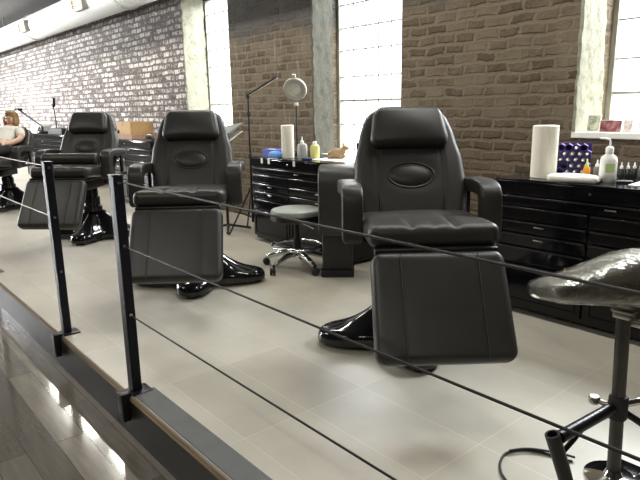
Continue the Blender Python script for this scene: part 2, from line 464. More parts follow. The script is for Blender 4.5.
# ------------------------------------------------------------------ the client chairs
def stitched(pts): return tube(pts, .0022, 6)
def make_chair(label, loc, rot, recline=27.5, legang=58., group='black leather tattoo chairs in a row'):
    t = thing('tattoo_chair', label, 'chair', loc, R(rot), group)
    def cr(x, v):
        f = max(0, 1-v/.62)
        return .018*(math.exp(-((abs(x)-.086)/.014)**2)+.6*math.exp(-(x/.012)**2)*max(0, 1-v/.3))*min(1, f*1.6)+.009*math.exp(-((v-.42)/.035)**2)
    sm = frame((0, -.60, .657), (1, 0, 0), (0, .998, -.06), (0, .06, .998))
    obj('seat', xf(pad(lambda v: .256, .56, .088, .045, .034, .014, cr, 48, 40), sm), 'leather', t)
    # backrest
    a = R(recline); bm_ = frame((0, -.125, .585), (1, 0, 0), (0, math.sin(a), math.cos(a)), (0, -math.cos(a), math.sin(a)))
    def bw(v):
        pts = [(0, .225), (.15, .25), (.34, .262), (.55, .254), (.75, .228), (.9, .203), (1, .19)]
        for (p0, w0_), (p1, w1) in zip(pts, pts[1:]):
            if v <= p1:
                u = (v-p0)/(p1-p0); u = u*u*(3-2*u)*.5+u*.5; return w0_+(w1-w0_)*u
        return .19
    Lb = .60
    def bc(x, v):
        g = .006*math.exp(-((abs(x)-.150)/.009)**2)*(1 if v < .66 else 0)
        q = math.sqrt((x/.112)**2+((v-.41)*Lb/.066)**2)
        return g+(.008*(1-q*q*.6) if q < 1 else .003*max(0, 1-(q-1)/.35))
    bk = obj('backrest', xf(pad(bw, Lb, .115, .085, .035, .012, bc, 44, 48), bm_), 'leather', t)
    for s in (-1, 1):
        pth = [bm_ @ Vector((s*.150, Lb*(.12+.54*k/14), .062)) for k in range(15)]
        obj('seam', stitched(pth), 'seam', bk)
    ov = bmesh.new(); bmesh.ops.create_uvsphere(ov, u_segments=32, v_segments=14, radius=1)
    xf(ov, bm_ @ Matrix.Translation((0, Lb*.41, .054)) @ Matrix.Diagonal((.104, .058, .024, 1)))
    lu = obj('lumbar_pad', ov, 'leather', t)
    obj('piping', tube([bm_ @ Vector((.107*math.cos(2*PI*k/40), Lb*.41+.061*math.sin(2*PI*k/40), .064)) for k in range(40)], .0045, 8, True), 'leather', lu)
    pl = obj('head_pillow', xf(pad(lambda v: .190-.030*v, .205, .070, .055, .034, .020), bm_ @ Matrix.Translation((0, Lb*.625, .082))), 'leather', t)
    obj('pillow_strap', xf(rbox((0, 0, 0), (.47, .03, .012), .004), bm_ @ Matrix.Translation((0, Lb*.75, -.058))), 'leather_low', pl)
    tg = obj('care_tag', xf(rbox((0, 0, 0), (.010, .022, .004), .001), bm_ @ Matrix.Translation((.232, Lb*.72, .02))), 'rubber', bk)
    # leg rest
    LL = .418; l = R(legang); lm = frame((0, -.640, .612), (-1, 0, 0), (0, -math.cos(l), -math.sin(l)), (0, -math.sin(l), math.cos(l)))
    lg = obj('leg_rest', xf(pad(lambda v: .252+.006*v, LL, .082, .045, .03, .008, lambda x, v: .004*math.exp(-((abs(x)-.145)/.008)**2)), lm @ Matrix.Translation((0, 0, -.035))), 'leather', t)
    for s in (-1, 1):
        obj('seam', stitched([lm @ Vector((s*.145, LL*(.03+.94*k/14), .0095+.006*(1-(2*(.03+.94*k/14)-1)**2))) for k in range(15)]), 'seam', lg)
    lf = bmesh.new()
    for s in (-1, 1): join(lf, xf(box(s*.12-.012, s*.12+.012, -.05, .34, -.105, -.078), lm))
    obj('leg_rest_frame', lf, 'black_metal', t)
    # armrests: padded top that turns down at the front
    prof = smooth_path([(0, .02, .775), (0, -.08, .788), (0, -.19, .794), (0, -.278, .790), (0, -.306, .774), (0, -.316, .745), (0, -.322, .66), (0, -.322, .575)], 5)
    for s in (-1, 1):
        rings = []
        n = len(prof)
        for i, q in enumerate(prof):
            d = (prof[min(i+1, n-1)]-prof[max(i-1, 0)]).normalized()
            nrm = Vector((0, d.z, -d.y)) if False else Vector((1, 0, 0)).cross(d).normalized()
            k = 1.; 
            if i == 0 or i == n-1: k = .72
            elif i == 1 or i == n-2: k = .95
            ring = []
            hw, hh, r_ = .045*k, (.032 if i < n*.5 else .034)*k, .013*k
            for cx, cy, a0 in ((hw-r_, hh-r_, 0), (-hw+r_, hh-r_, 90), (-hw+r_, -hh+r_, 180), (hw-r_, -hh+r_, 270)):
                for j in range(5):
                    an = R(a0+j*22.5); ring.append(q+Vector((1, 0, 0))*(s*.294+cx+r_*math.cos(an))+nrm*(cy+r_*math.sin(an)))
            rings.append(ring)
        ar = obj('armrest', loft(rings), 'leather', t)
        br = join(box(s*.294-.012, s*.294+.012, -.31, .06, .575, .602, .004), rbox((s*.285, .0, .68), (.02, .04, .19), .004))
        join(br, rbox((s*.262, -.10, .589), (.07, .05, .024), .004))
        obj('arm_bracket', br, 'black_metal', ar)
    # under-frame, column, moulded base
    fr = box(-.20, .20, -.56, -.02, .575, .612, .006); join(fr, rbox((0, -.2, .53), (.26, .34, .10), .012)); join(fr, rbox((0, .0, .585), (.34, .07, .07), .01))
    join(fr, rbox((0, -.60, .600), (.47, .05, .035), .006))
    obj('seat_frame', fr, 'black_metal', t)
    cl = lathe([(.085, .255), (.085, .30), (.07, .305), (.07, .38), (.058, .385), (.058, .50)], 24)
    xf(cl, Matrix.Translation((0, -.06, 0)))
    obj('lift_column', cl, 'gloss_black', t)
    bs = bmesh.new(); rg = []; NT = 96
    prof_ = [(0, .262), (.16, .262), (.22, .255), (.28, .225), (.36, .200), (.46, .166), (.58, .134), (.72, .108), (.86, .092), (.93, .084), (.97, .074), (.99, .058), (1., .040), (.995, .022)]
    for rho, h in prof_[1:]:
        ring = []
        for k in range(NT):
            th = 2*PI*k/NT
            c4 = abs(math.cos(2*th))**2.2
            RR = .225+.225*c4 if math.cos(4*th) > -1 else .225
            RR = min(RR, .445)*(1-.13*max(0, -math.sin(th))**2)
            hh = h if rho > .3 else h
            ring.append((rho*RR*math.cos(th), rho*RR*math.sin(th)-.03, hh))
        rg.append(ring)
    join(bs, loft(rg))
    b_ = obj('pedestal_base', bs, 'gloss_black', t, True, 50)
    for an in (0, 90, 180, 270):
        obj('rubber_foot', move(lathe([(.034, 0), (.036, .012), (.030, .024)], 18), (.385*math.cos(R(an)), -.03+(.335 if an == 270 else .385)*math.sin(R(an)), 0)), 'rubber', b_)
    return t
CG = 'black leather tattoo chairs in a row'
ch1 = make_chair('largest black leather tattoo chair, nearest, beside the tray arm stand and under the brick wall', (-1.846, 2.122, 0), 51.2)
ch2 = dup(ch1, (-3.48, 1.869, 0), R(52.4), 'second nearest black leather tattoo chair, left of the chrome stool, cardboard boxes behind')
ch3 = dup(ch1, (-5.473, 1.908, 0), R(44.4), 'third black leather tattoo chair, the one with a round bolster across its arms')
ch4 = make_chair('farthest black tattoo chair at the left edge with the blonde woman reclining on it', (-7.94, 1.765, 0), 47, recline=50, legang=40)

for ch in ch4.children:
    if not ch.name.startswith(('pedestal', 'lift')): ch.location.z -= .06

# bolster resting across the arms of the third chair
bo = thing('bolster', 'round black leather bolster lying across the arms of the third chair', 'cushion', (-5.473, 1.908, 0), R(44.4))
bl = lathe([(.0, -.242), (.035, -.242), (.046, -.234), (.049, -.22), (.049, .22), (.046, .234), (.035, .242), (.0, .242)], 24, False)
xf(bl, Matrix.Translation((0, -.37, .752)) @ Matrix.Rotation(PI/2, 4, 'Y')); 
obj('cushion', bl, 'leather', bo)
for s in (-1, 1): obj('end_piping', xf(tube([(.046*math.cos(2*PI*k/20), .046*math.sin(2*PI*k/20), 0) for k in range(20)], .004, 6, True), Matrix.Translation((s*.232, -.37, .752)) @ Matrix.Rotation(PI/2, 4, 'Y')), 'leather_low', bo)

# ------------------------------------------------------------------ tool cabinets
def cabinet(label, x0, yf, h, W=1.26, D=.56, tapes=()):
    t = thing('tool_cabinet', label, 'cabinet', (x0, yf, 0), 0, 'black rolling tool cabinets along the brick wall')
    obj('body', join(box(0, W, .012, D, .045, h-.085, .004), box(0, W, .03, D, .02, .05, .003)), 'cab', t)
    lid = join(box(-.006, W+.006, -.004, D, h-.085, h-.012, .005), box(-.008, W+.008, -.008, D+.002, h-.014, h, .004))
    ld = obj('lid', lid, 'cab', t)
    obj('lock', move(xf(lathe([(.0075, 0), (.0075, .006), (.005, .009)], 14), Matrix.Rotation(PI/2, 4, 'X')), (.525, -.004, h-.045)), 'chrome', ld)
    rows = [(.612, .665), (.535, .605), (.465, .528), (.392, .458), (.295, .385), (.055, .285)]
    rows = [(z0*(h/.75), z1*(h/.75)) for z0, z1 in rows]
    for i, (z0, z1) in enumerate(rows):
        cols = [(.012, W-.012)] if i == 0 else [(.012, .522), (.534, W-.012)]
        for (xa, xb) in cols:
            d = obj('drawer', box(xa, xb, -.004, .03, z0, z1-.010, .003), 'cab_front', t)
            hl = box(xa+.004, xb-.004, -.013, .0, z1-.016, z1-.006, .003)
            obj('handle', hl, 'cab_lip', d)
            bz = rbox(((xa+xb)/2, -.006, z1-.03 if i != 5 else z1-.035), (.055, .004, .007), .002)
            if i in (0, 2, 3): obj('badge', bz, 'steel', d)
            if i == 5:
                pnl = join(box(xa+.03, xb-.03, -.010, -.003, z0+.025, z0+.032), box(xa+.03, xb-.03, -.010, -.003, z1-.052, z1-.045))
                join(pnl, box(xa+.03, xa+.037, -.010, -.003, z0+.032, z1-.052)); join(pnl, box(xb-.037, xb-.03, -.010, -.003, z0+.032, z1-.052))
                obj('panel_moulding', pnl, 'cab', d)
    for x in (.08, W-.08):
        for y in (.1, D-.08):
            obj('caster', move(xf(lathe([(.020, -.012), (.024, -.008), (.024, .008), (.020, .012)], 18), Matrix.Rotation(PI/2, 4, 'X')), (x, y, .024)), 'rubber', t)
    for k, x in enumerate(tapes): obj('tape_strip', box(x, x+.028, -.0105, -.0085, h-.05, h-.006), 'paper', t)
    return t
cabinet('black tool cabinet at the right carrying the purple honeycomb rack and wash bottle', -1.84, 2.86, .752)
cabinet('black tool cabinet behind the chrome stool carrying soap bottles and a tan figurine', -4.29, 2.868, .742, tapes=(.16, .26, .60))
cabinet('black cabinet with cardboard boxes on top, between the second and third chairs', -7.62, 2.90, .80)
cabinet('farthest black cabinet behind the blonde woman, carrying desk lamps', -11.55, 2.88, .80, W=2.25)

ZT = .752
# ---- on the right cabinet
def towel_roll(label, loc, r=.068, h=.277):
    t = thing('paper_towel_roll', label, 'paper towel', loc)
    pr = [(.02, .0), (r-.004, .0), (r, .004), (r, h-.004), (r-.004, h), (.02, h)]
    obj('roll', lathe(pr, 32, False), 'towel_roll', t)
    obj('core', lathe([(.02, h), (.02, .0), (.017, .0), (.017, h), (.02, h)], 20, False), 'card_brown', t)
    fl = bmesh.new(); vs = []
    for k in range(7):
        an = R(-70+k*4); q = r+.0012+.0012*k
        vs.append((fl.verts.new((q*math.cos(an), q*math.sin(an), .002)), fl.verts.new((q*math.cos(an), q*math.sin(an), h-.002))))
    for a, b_ in zip(vs, vs[1:]): fl.faces.new((a[0], b_[0], b_[1], a[1]))
    obj('loose_sheet', fl, 'towel_roll', t)
    return t
towel_roll('big white paper towel roll standing left of the purple honeycomb rack', (-1.645, 2.995, ZT), .067, .279)
# purple honeycomb rack with bottles lying in its cells
rk = thing('honeycomb_rack', 'purple honeycomb rack holding small bottles beside the big towel roll', 'rack', (-1.565, 3.165, ZT), R(22))
hs = .0215; cells = []
bm = bmesh.new()
for row in range(5):
    for col in range(4):
        cx = (col-1.7)*hs*1.75+(hs*.875 if row % 2 else 0); cz = .024+row*hs*1.52
        cells.append((cx, cz, row, col))
        out = [(cx+hs*1.02*math.sin(R(60*k)), cz+hs*1.02*math.cos(R(60*k))) for k in range(6)]
        inn = [(cx+hs*.86*math.sin(R(60*k)), cz+hs*.86*math.cos(R(60*k))) for k in range(6)]
        rg = [[(x, .035, z) for x, z in inn], [(x, -.035, z) for x, z in inn], [(x, -.035, z) for x, z in out], [(x, .035, z) for x, z in out]]
        join(bm, loft(rg, False))
join(bm, box(-.082, .085, .036, .041, .004, .178))
obj('cell_frame', bm, 'purple', rk, False)
first = None
picks = [(3, 1), (3, 2), (3, 3), (2, 1), (2, 2), (2, 3), (1, 1), (1, 2), (1, 3), (3, 0), (0, 1), (0, 2), (4, 2), (2, 0), (0, 3)]
rm = Matrix.Translation((-1.565, 3.165, ZT)) @ Matrix.Rotation(R(22), 4, 'Z')
for cx, cz, row, col in cells:
    if (row, col) not in picks: continue
    w_ = rm @ Vector((cx, -.004, cz))
    if first is None:
        first = thing('ink_bottle', 'small white capped bottle lying in the purple honeycomb rack', 'bottle', w_, R(22), 'bottles in the purple honeycomb rack')
        obj('bottle_body', xf(lathe([(.0, -.03), (.0105, -.03), (.0115, .0), (.0115, .02), (.007, .028)], 14, False), Matrix.Rotation(PI/2, 4, 'X')), 'white_plastic', first)
        obj('cap', xf(lathe([(.0078, .026), (.0078, .036), (.0035, .048), (.0, .049)], 14, False), Matrix.Rotation(PI/2, 4, 'X')), 'white_plastic', first)
    else: dup(first, w_, R(22))
# white folded towel
tw = pad(lambda v: .125, .112, .030, .03, .014, .010, lambda x, v: .003*math.sin(v*20+x*30))
o = tag(obj('folded_towel', tw, 'white_cloth'), 'cream white folded towel lying in front of the purple honeycomb rack', 'towel', None, (-1.425, 2.866, ZT+.0155), R(12))
# wash bottle
wb = thing('wash_bottle', 'white squeeze wash bottle with bent nozzle and green label on right cabinet', 'bottle', (-1.316, 3.03, ZT))
obj('bottle_body', lathe([(.0, 0), (.037, 0), (.041, .006), (.041, .105), (.036, .125), (.018, .140), (.016, .150)], 28, False), 'white_plastic', wb)
obj('cap', lathe([(.019, .145), (.019, .170), (.014, .176), (.005, .180)], 22), 'white_plastic', wb)
obj('nozzle', tube(smooth_path([(0, 0, .174), (0, 0, .200), (-.006, -.002, .212), (-.020, -.006, .216), (-.048, -.012, .217)], 5), [.0048]*20+[.003]), 'white_plastic', wb)
lb = bmesh.new(); vs = []
for k in range(9):
    an = R(-85+k*8); vs.append((lb.verts.new((.0416*math.cos(an), .0416*math.sin(an), .05)), lb.verts.new((.0416*math.cos(an), .0416*math.sin(an), .095))))
for a, b_ in zip(vs, vs[1:]): lb.faces.new((a[0], b_[0], b_[1], a[1]))
obj('label_sticker', lb, 'green_label', wb)
def dropper(name, label, loc, bmat, cmat, s=1., group=None):
    t = thing(name, label, 'bottle', loc, 0, group)
    obj('bottle_body', lathe([(.0, 0), (.0165*s, 0), (.018*s, .004*s), (.018*s, .052*s), (.010*s, .062*s)], 20, False), bmat, t)
    obj('cap', lathe([(.0105*s, .058*s), (.0105*s, .074*s), (.005*s, .080*s), (.0035*s, .100*s), (.0, .101*s)], 16, False), cmat, t)
    return t
dropper('ink_bottle', 'orange ink bottle with lime cap left of the wash bottle', (-1.462, 3.11, ZT), 'orange', 'lime', 1.0)
dropper('ink_bottle', 'small pale bottle just right of the orange ink bottle', (-1.435, 3.17, ZT), 'grey_ink', 'white_plastic', .95)
inks = [(-1.340, 3.245), (-1.317, 3.272), (-1.296, 3.301), (-1.272, 3.327), (-1.248, 3.352), (-1.172, 3.38)]
li = ['dark ink bottle with white nozzle, first right of the wash bottle', 'dark ink bottle with white nozzle, second right of the wash bottle', 'grey ink bottle with white nozzle, third right of the wash bottle',
      'dark ink bottle with white nozzle, fourth right of the wash bottle', 'grey ink bottle with white nozzle at the right edge of the photo', 'dark ink bottle with white nozzle just past the right edge of the photo']
for k, (x, y) in enumerate(inks[:5]): dropper('ink_bottle', li[k], (x, y, ZT), 'ink' if k % 2 == 0 or k == 1 else 'grey_ink', 'white_plastic', .80, 'row of ink bottles right of the wash bottle')
pn = thing('tattoo_pen', 'dark blue grey pen shaped machine lying before the wash bottle', 'pen', (-1.375, 3.115, ZT+.010), R(40))
obj('barrel', xf(lathe([(.0, -.05), (.006, -.048), (.0095, -.03), (.0095, .03), (.007, .038)], 16, False), Matrix.Rotation(PI/2, 4, 'Y')), 'dark_blue', pn)
obj('grip', xf(lathe([(.0100, .025), (.0100, .055), (.004, .066), (.0, .067)], 16, False), Matrix.Rotation(PI/2, 4, 'Y')), 'lamp_grey', pn)
tag(obj('phone', rbox((0, 0, .006), (.075, .04, .011), .004), 'rubber'), 'small flat black device lying right of the wash bottle', 'phone', None, (-1.235, 3.045, ZT), R(30))
tag(obj('paper_sheet', rbox((0, 0, .0015), (.30, .16, .003), .0005), 'paper'), 'white paper sheet lying at the right end of the right cabinet', 'paper', None, (-1.04, 3.05, ZT), R(4))
# ---- window sill, right window
ZS = .94+.035
def card(name, label, cat, x, y, w, h, mat, lean=10, th=.006, group=None):
    t = thing(name, label, cat, (x, y, ZS+.0015), R(4), group)
    mt_ = Matrix.Rotation(R(-lean), 4, 'X')
    obj('backing', xf(rbox((0, th/2, h/2), (w, th, h), .001), mt_), 'white_plastic', t)
    obj('print', xf(rbox((0, -.0006, h/2), (w*.92, .001, h*.92), 0), mt_), mat, t, False)
    return t
card('art_card', 'greenish picture card propped against the plaster at the right window sill', 'card', -1.640, 3.525, .075, .098, 'pic_green')
card('art_card', 'dark red printed card lying sideways on the right window sill', 'card', -1.536, 3.512, .125, .070, 'pic_red')
card('art_card', 'small white card with pink print right of the red card', 'card', -1.440, 3.515, .050, .072, 'pic_pink')
# ---- middle cabinet
ZM = .742
towel_roll('cream paper towel roll standing on the middle cabinet beside the blue box', (-3.875, 2.955, ZM), .052, .268)
gb = thing('glove_box', 'dark blue glove box at the left end of the middle cabinet', 'box', (-4.075, 2.94, ZM), R(8))
obj('carton', rbox((0, 0, .033), (.15, .09, .066), .003), 'blue', gb); obj('opening', rbox((0, 0, .0665), (.07, .03, .002), .0005), 'white_plastic', gb)
tag(obj('soft_pack', move(pad(lambda v: .055, .08, .05, .02, .02, .012), (0, -.04, .025)), 'light_blue'), 'light blue soft pack between the glove box and towel roll', 'packet', None, (-3.945, 2.88, ZM), R(10))
sp = thing('pump_bottle', 'clear grey squeeze bottle with white spout on the middle cabinet', 'bottle', (-3.742, 3.0, ZM))
obj('bottle_body', lathe([(.0, 0), (.036, 0), (.041, .006), (.041, .100), (.036, .116), (.016, .124)], 24, False), 'clear_plastic', sp)
obj('spout', lathe([(.015, .120), (.015, .140), (.007, .146), (.004, .176), (.0, .177)], 16, False), 'white_plastic', sp)
ys = thing('soap_bottle', 'pale yellow soap bottle with white cap on the middle cabinet', 'bottle', (-3.655, 3.06, ZM))
obj('bottle_body', lathe([(.0, 0), (.034, 0), (.038, .006), (.038, .090), (.034, .106), (.018, .116)], 24, False), 'yellow', ys)
obj('cap', lathe([(.018, .112), (.018, .130), (.012, .138), (.0, .140)], 18, False), 'white_plastic', ys)
tag(obj('phone', rbox((0, 0, .009), (.085, .045, .017), .005), 'dark_blue'), 'small dark blue case lying before the yellow soap bottle', 'case', None, (-3.615, 2.945, ZM), R(15))
tag(obj('paper_sheet', rbox((0, 0, .0015), (.48, .26, .003), .0005), 'paper'), 'white paper sheet lying under the tan figurine on the middle cabinet', 'paper', None, (-3.38, 3.12, ZM), R(3))
fg = thing('animal_figurine', 'tan lying animal figurine with raised head on the middle cabinet', 'figurine', (-3.50, 3.16, ZM+.0035), R(40))
bm = bmesh.new()
for c, s in (((0, 0, .040), (.062, .040, .040)), ((-.042, 0, .032), (.035, .034, .032)), ((.045, 0, .058), (.026, .024, .030)), ((.066, 0, .082), (.024, .020, .019)), ((.084, 0, .076), (.014, .012, .011)), ((.04, -.028, .014), (.03, .011, .014)), ((.04, .028, .014), (.03, .011, .014)), ((-.06, -.02, .012), (.02, .02, .012))):
    q = bmesh.new(); bmesh.ops.create_icosphere(q, subdivisions=3, radius=1)
    join(bm, xf(q, Matrix.Translation(c) @ Matrix.Diagonal((*s, 1))))
bd = obj('body', bm, 'tan', fg)
rmod = bd.modifiers.new('Remesh', 'REMESH'); rmod.mode = 'VOXEL'; rmod.voxel_size = .005; rmod.use_smooth_shade = True
for s in (-1, 1): obj('ear', tube([(.058, s*.012, .092), (.054, s*.019, .106), (.052, s*.021, .120)], [.008, .007, .002], 8), 'card_brown', fg)
# magnifier lamp on the middle cabinet
ml = thing('magnifier_lamp', 'round grey magnifier lamp on a thin pole behind the towel roll', 'lamp', (-4.185, 3.30, ZM))
obj('clamp_base', rbox((0, -.02, .015), (.06, .08, .03), .006), 'black_metal', ml)
obj('pole', tube([(0, 0, .02), (0, 0, .25), (.0, -.002, .43)], .0075, 10), 'black_metal', ml)
mh = frame((.0, -.01, .563), (.766, .643, 0), (.26, -.31, .914), (.588, -.70, -.405))
hd = obj('ring_head', xf(lathe([(.060, -.018), (.100, -.016), (.106, 0), (.100, .016), (.066, .018), (.060, .014), (.060, -.018)], 36, False), mh), 'lamp_grey', ml)
obj('lens', xf(lathe([(.0, -.004), (.040, -.003), (.061, .0), (.040, .004), (.0, .006)], 32, False), mh), 'lens', hd)
obj('hinge', rbox((0, 0, .435), (.03, .03, .03), .006), 'lamp_grey', hd); obj('switch_block', xf(rbox((0, .114, -.005), (.035, .04, .03), .006), mh), 'lamp_grey', hd)
# ---- box on the left window sill
tag(obj('small_box', rbox((0, 0, .022), (.10, .06, .044), .003), 'orange_card'), 'small orange box on the left window sill behind the second chair', 'box', None, (-5.635, 3.56, .88+.0365))
# ---- boxes on the third cabinet
cbx = thing('cardboard_box', 'light brown cardboard box, the upper one between second and third chairs', 'box', (-7.30, 3.13, .80+.0605+.001))
obj('carton', rbox((0, 0, .075), (.46, .30, .15), .004), 'card_brown', cbx); obj('packing_tape', join(rbox((0, 0, .1508), (.46, .05, .0012), 0), rbox((0, -.1505, .12), (.05, .0012, .06), 0)), 'card_pink', cbx)
tag(obj('flat_box', rbox((0, 0, .03), (.62, .36, .06), .003), 'card_pink'), 'flat reddish brown box under the light brown cardboard box', 'box', None, (-7.27, 3.12, .8005))
tm = thing('tattoo_machine', 'small black machine lying right of the cardboard boxes', 'machine', (-6.70, 3.05, .80), R(20))
obj('machine_body', join(rbox((0, 0, .03), (.10, .05, .04), .012), move(lathe([(.022, 0), (.022, .02), (.016, .03)], 16), (.05, 0, 0))), 'rubber', tm); obj('coil', move(xf(lathe([(.014, -.03), (.014, .03)], 14), Matrix.Rotation(PI/2, 4, 'Y')), (.0, 0, .058)), 'steel', tm)
tag(obj('paper_cup', lathe([(.0, 0), (.022, 0), (.030, .06), (.027, .06), (.020, .004)], 18, False), 'white_plastic'), 'small white cup beside the black machine on the third cabinet', 'cup', None, (-6.52, 3.12, .8005))

# ------------------------------------------------------------------ rolling stool
st = thing('rolling_stool', 'black rolling stool with grey round seat and chrome base before the middle cabinet', 'stool', (-3.285, 2.565, 0), R(-27))
sx = 0.0
obj('seat', lathe([(.0, .385), (.165, .385), (.180, .392), (.186, .405), (.186, .420), (.178, .434), (.15, .442), (.08, .444), (.0, .444)], 40, False), 'stool_seat', st)
obj('seat_skirt', lathe([(.16, .355), (.184, .362), (.187, .375), (.187, .398), (.180, .402)], 40, True), 'leather_low', st)
obj('gas_column', lathe([(.028, .09), (.028, .22), (.016, .225), (.016, .36)], 18), 'rubber', st)
fr_ = tube([(.185*math.cos(2*PI*k/36), .185*math.sin(2*PI*k/36), .168) for k in range(36)], .0095, 10, True)
fo = obj('foot_ring', fr_, 'chrome', st)
sp_ = bmesh.new()
for k in range(3):
    an = R(40+120*k); join(sp_, tube([(.02*math.cos(an), .02*math.sin(an), .15), (.18*math.cos(an), .18*math.sin(an), .168)], .006, 8))
obj('ring_spoke', sp_, 'chrome', fo)
obj('lever', join(tube([(0, 0, .345), (.14, .05, .340), (.19, .07, .336)], .005, 8), tube([(.18, .066, .337), (.225, .082, .333)], .009, 8)), 'chrome', st)
obj('hub', lathe([(.05, .085), (.052, .10), (.04, .135), (.03, .15)], 20), 'chrome', st)
for k in range(5):
    an = R(18+72*k); c, s = math.cos(an), math.sin(an)
    lg = tube([(.03*c, .03*s, .118), (.12*c, .12*s, .105), (.19*c, .19*s, .085), (.247*c, .247*s, .064)], [.023, .021, .019, .016], 12)
    L_ = obj('base_leg', lg, 'chrome', st)
    ca = join(xf(lathe([(.020, -.020), (.026, -.015), (.026, -.004), (.014, -.003), (.014, .003), (.026, .004), (.026, .015), (.020, .020)], 18), Matrix.Translation((.257*c, .257*s, .026)) @ Matrix.Rotation(an+.7, 4, 'Z') @ Matrix.Rotation(PI/2, 4, 'X')), tube([(.247*c, .247*s, .070), (.247*c, .247*s, .036)], .008, 8))
    obj('caster', ca, 'rubber', L_)

# ------------------------------------------------------------------ free-standing padded arm beside the middle cabinet
aw = thing('armrest_stand', 'tall black padded leather armrest stand between the stool and nearest chair', 'armrest', (-2.99, 2.70, 0), R(46))
prof = smooth_path([(0, .10, .715), (0, .04, .728), (0, -.05, .735), (0, -.11, .722), (0, -.140, .685), (0, -.150, .60), (0, -.148, .30)], 6)
rings = []; n = len(prof)
for i, q in enumerate(prof):
    d = (prof[min(i+1, n-1)]-prof[max(i-1, 0)]).normalized(); nrm = Vector((1, 0, 0)).cross(d).normalized()
    k = .75 if i in (0, n-1) else 1
    ring = []
    hw, hh, r_ = .125*k, .032*k, .022*k
    for cx, cy, a0 in ((hw-r_, hh-r_, 0), (-hw+r_, hh-r_, 90), (-hw+r_, -hh+r_, 180), (hw-r_, -hh+r_, 270)):
        for j in range(5):
            an = R(a0+j*22.5); ring.append(q+Vector((1, 0, 0))*(cx+r_*math.cos(an))+nrm*(cy+r_*math.sin(an)))
    rings.append(ring)
obj('pad', loft(rings), 'leather', aw)
obj('side_panel', box(-.105, .105, -.13, .075, .04, .70, .02), 'leather_low', aw)
obj('foot_frame', box(-.115, .115, -.145, .09, 0, .05, .01), 'black_metal', aw)

# ------------------------------------------------------------------ light stand with bar lamp
ls = thing('light_stand', 'thin black tripod light stand with tilted bar lamp left of the middle cabinet', 'lamp', (-4.56, 3.04, 0), 0)
obj('pole', join(tube([(0, 0, .10), (0, 0, .75)], .011, 10), tube([(0, 0, .70), (0, 0, 1.262)], .008, 10)), 'black_metal', ls)
cl_ = bmesh.new()
for z in (.42, .72, 1.10, 1.255): join(cl_, move(lathe([(.015, -.02), (.018, -.012), (.018, .012), (.015, .02)], 14), (0, 0, z)))
obj('collar', cl_, 'rubber', ls)
for k, an in enumerate((-100, 30, 160)):
    c, s = math.cos(R(an)), math.sin(R(an))
    L_ = obj('leg', join(tube([(0, 0, .44), (.24*c, .24*s, .012)], .008, 8), tube([(0, 0, .14), (.13*c, .13*s, .205)], .005, 8)), 'black_metal', ls)
    obj('rubber_foot', tube([(.232*c, .232*s, .026), (.25*c, .25*s, .0065)], [.010, .0065], 10), 'rubber', L_)
hb = frame((0, 0, 1.262), Vector((.74, .32, .38)).normalized(), Vector((-.39, .92, 0)).normalized(), Vector((.74, .32, .38)).normalized().cross(Vector((-.39, .92, 0)).normalized()))
bh = obj('bar_head', xf(rbox((.165, 0, 0), (.37, .034, .014), .005), hb), 'black_metal', ls)
obj('diffuser', xf(rbox((.178, 0, -.0085), (.33, .028, .004), .001), hb), 'led', bh)

# ------------------------------------------------------------------ grey work tray on a post behind the second chair
gt = thing('work_tray', 'grey tilted work tray with white sheets behind the second chair', 'tray', (-4.83, 2.93, 0), R(12))
tm_ = Matrix.Translation((0, 0, .935)) @ Matrix.Rotation(R(26), 4, 'X') @ Matrix.Rotation(R(-10), 4, 'Y')
obj('board', xf(rbox((0, 0, 0), (.34, .26, .018), .005), tm_), 'grey_panel', gt)
obj('white_sheet', xf(rbox((.02, -.01, -.060), (.28, .20, .006), .001), tm_), 'paper', gt)
obj('post', join(tube([(0, 0, .03), (0, 0, .80), (0, .0, .925)], .014, 12), tube([(0, -.01, .80), (.02, .02, .85)], .012, 8)), 'black_metal', gt)
for k in range(4):
    an = R(45+90*k); obj('leg', tube([(0, 0, .055), (.22*math.cos(an), .22*math.sin(an), .014)], .012, 10), 'black_metal', gt)

# ------------------------------------------------------------------ lamps on the farthest cabinet
dl = thing('desk_lamp', 'black desk lamp with a long slanted arm behind the blonde woman', 'lamp', (-10.80, 3.0, .80), 0)
obj('base', lathe([(.0, 0), (.085, 0), (.09, .01), (.085, .03), (.03, .045)], 24, False), 'black_metal', dl)
obj('arm', tube([(0, 0, .03), (0, 0, .10), (-1.10, -.06, .40)], .020, 10), 'black_metal', dl)
obj('lamp_head', xf(rbox((-1.13, -.06, .405), (.26, .09, .04), .012), Matrix.Identity(4)), 'black_metal', dl)
vl = thing('clip_lamp', 'thin upright black clip lamp right of the slanted desk lamp', 'lamp', (-10.30, 3.08, .80), 0)
obj('base', rbox((0, 0, .02), (.14, .10, .04), .01), 'black_metal', vl)
obj('arm', tube(smooth_path([(0, 0, .03), (.01, 0, .20), (-.02, 0, .36), (-.03, 0, .44)], 5), .011, 8), 'black_metal', vl)
obj('lamp_head', xf(rbox((0, 0, 0), (.06, .05, .15), .015), Matrix.Translation((-.005, 0, .50)) @ Matrix.Rotation(R(14), 4, 'Y')), 'black_metal', vl)
tag(obj('black_case', rbox((0, 0, .05), (.62, .22, .10), .012), 'rubber'), 'long black case lying on the farthest cabinet beside the lamps', 'case', None, (-9.72, 2.99, .8005))
for k in range(3):
    tag(obj('paper_stack', rbox((0, 0, .02), (.34-.02*k, .24, .038), .003), 'paper'), ['white paper stack on the farthest cabinet, bottom of three', 'white paper stack on the farthest cabinet, middle of three', 'white paper stack on the farthest cabinet, top of three'][k], 'paper', 'white paper stacks on the farthest cabinet', (-11.25+.02*k, 3.10, .801+.0415*k), R(5*k))

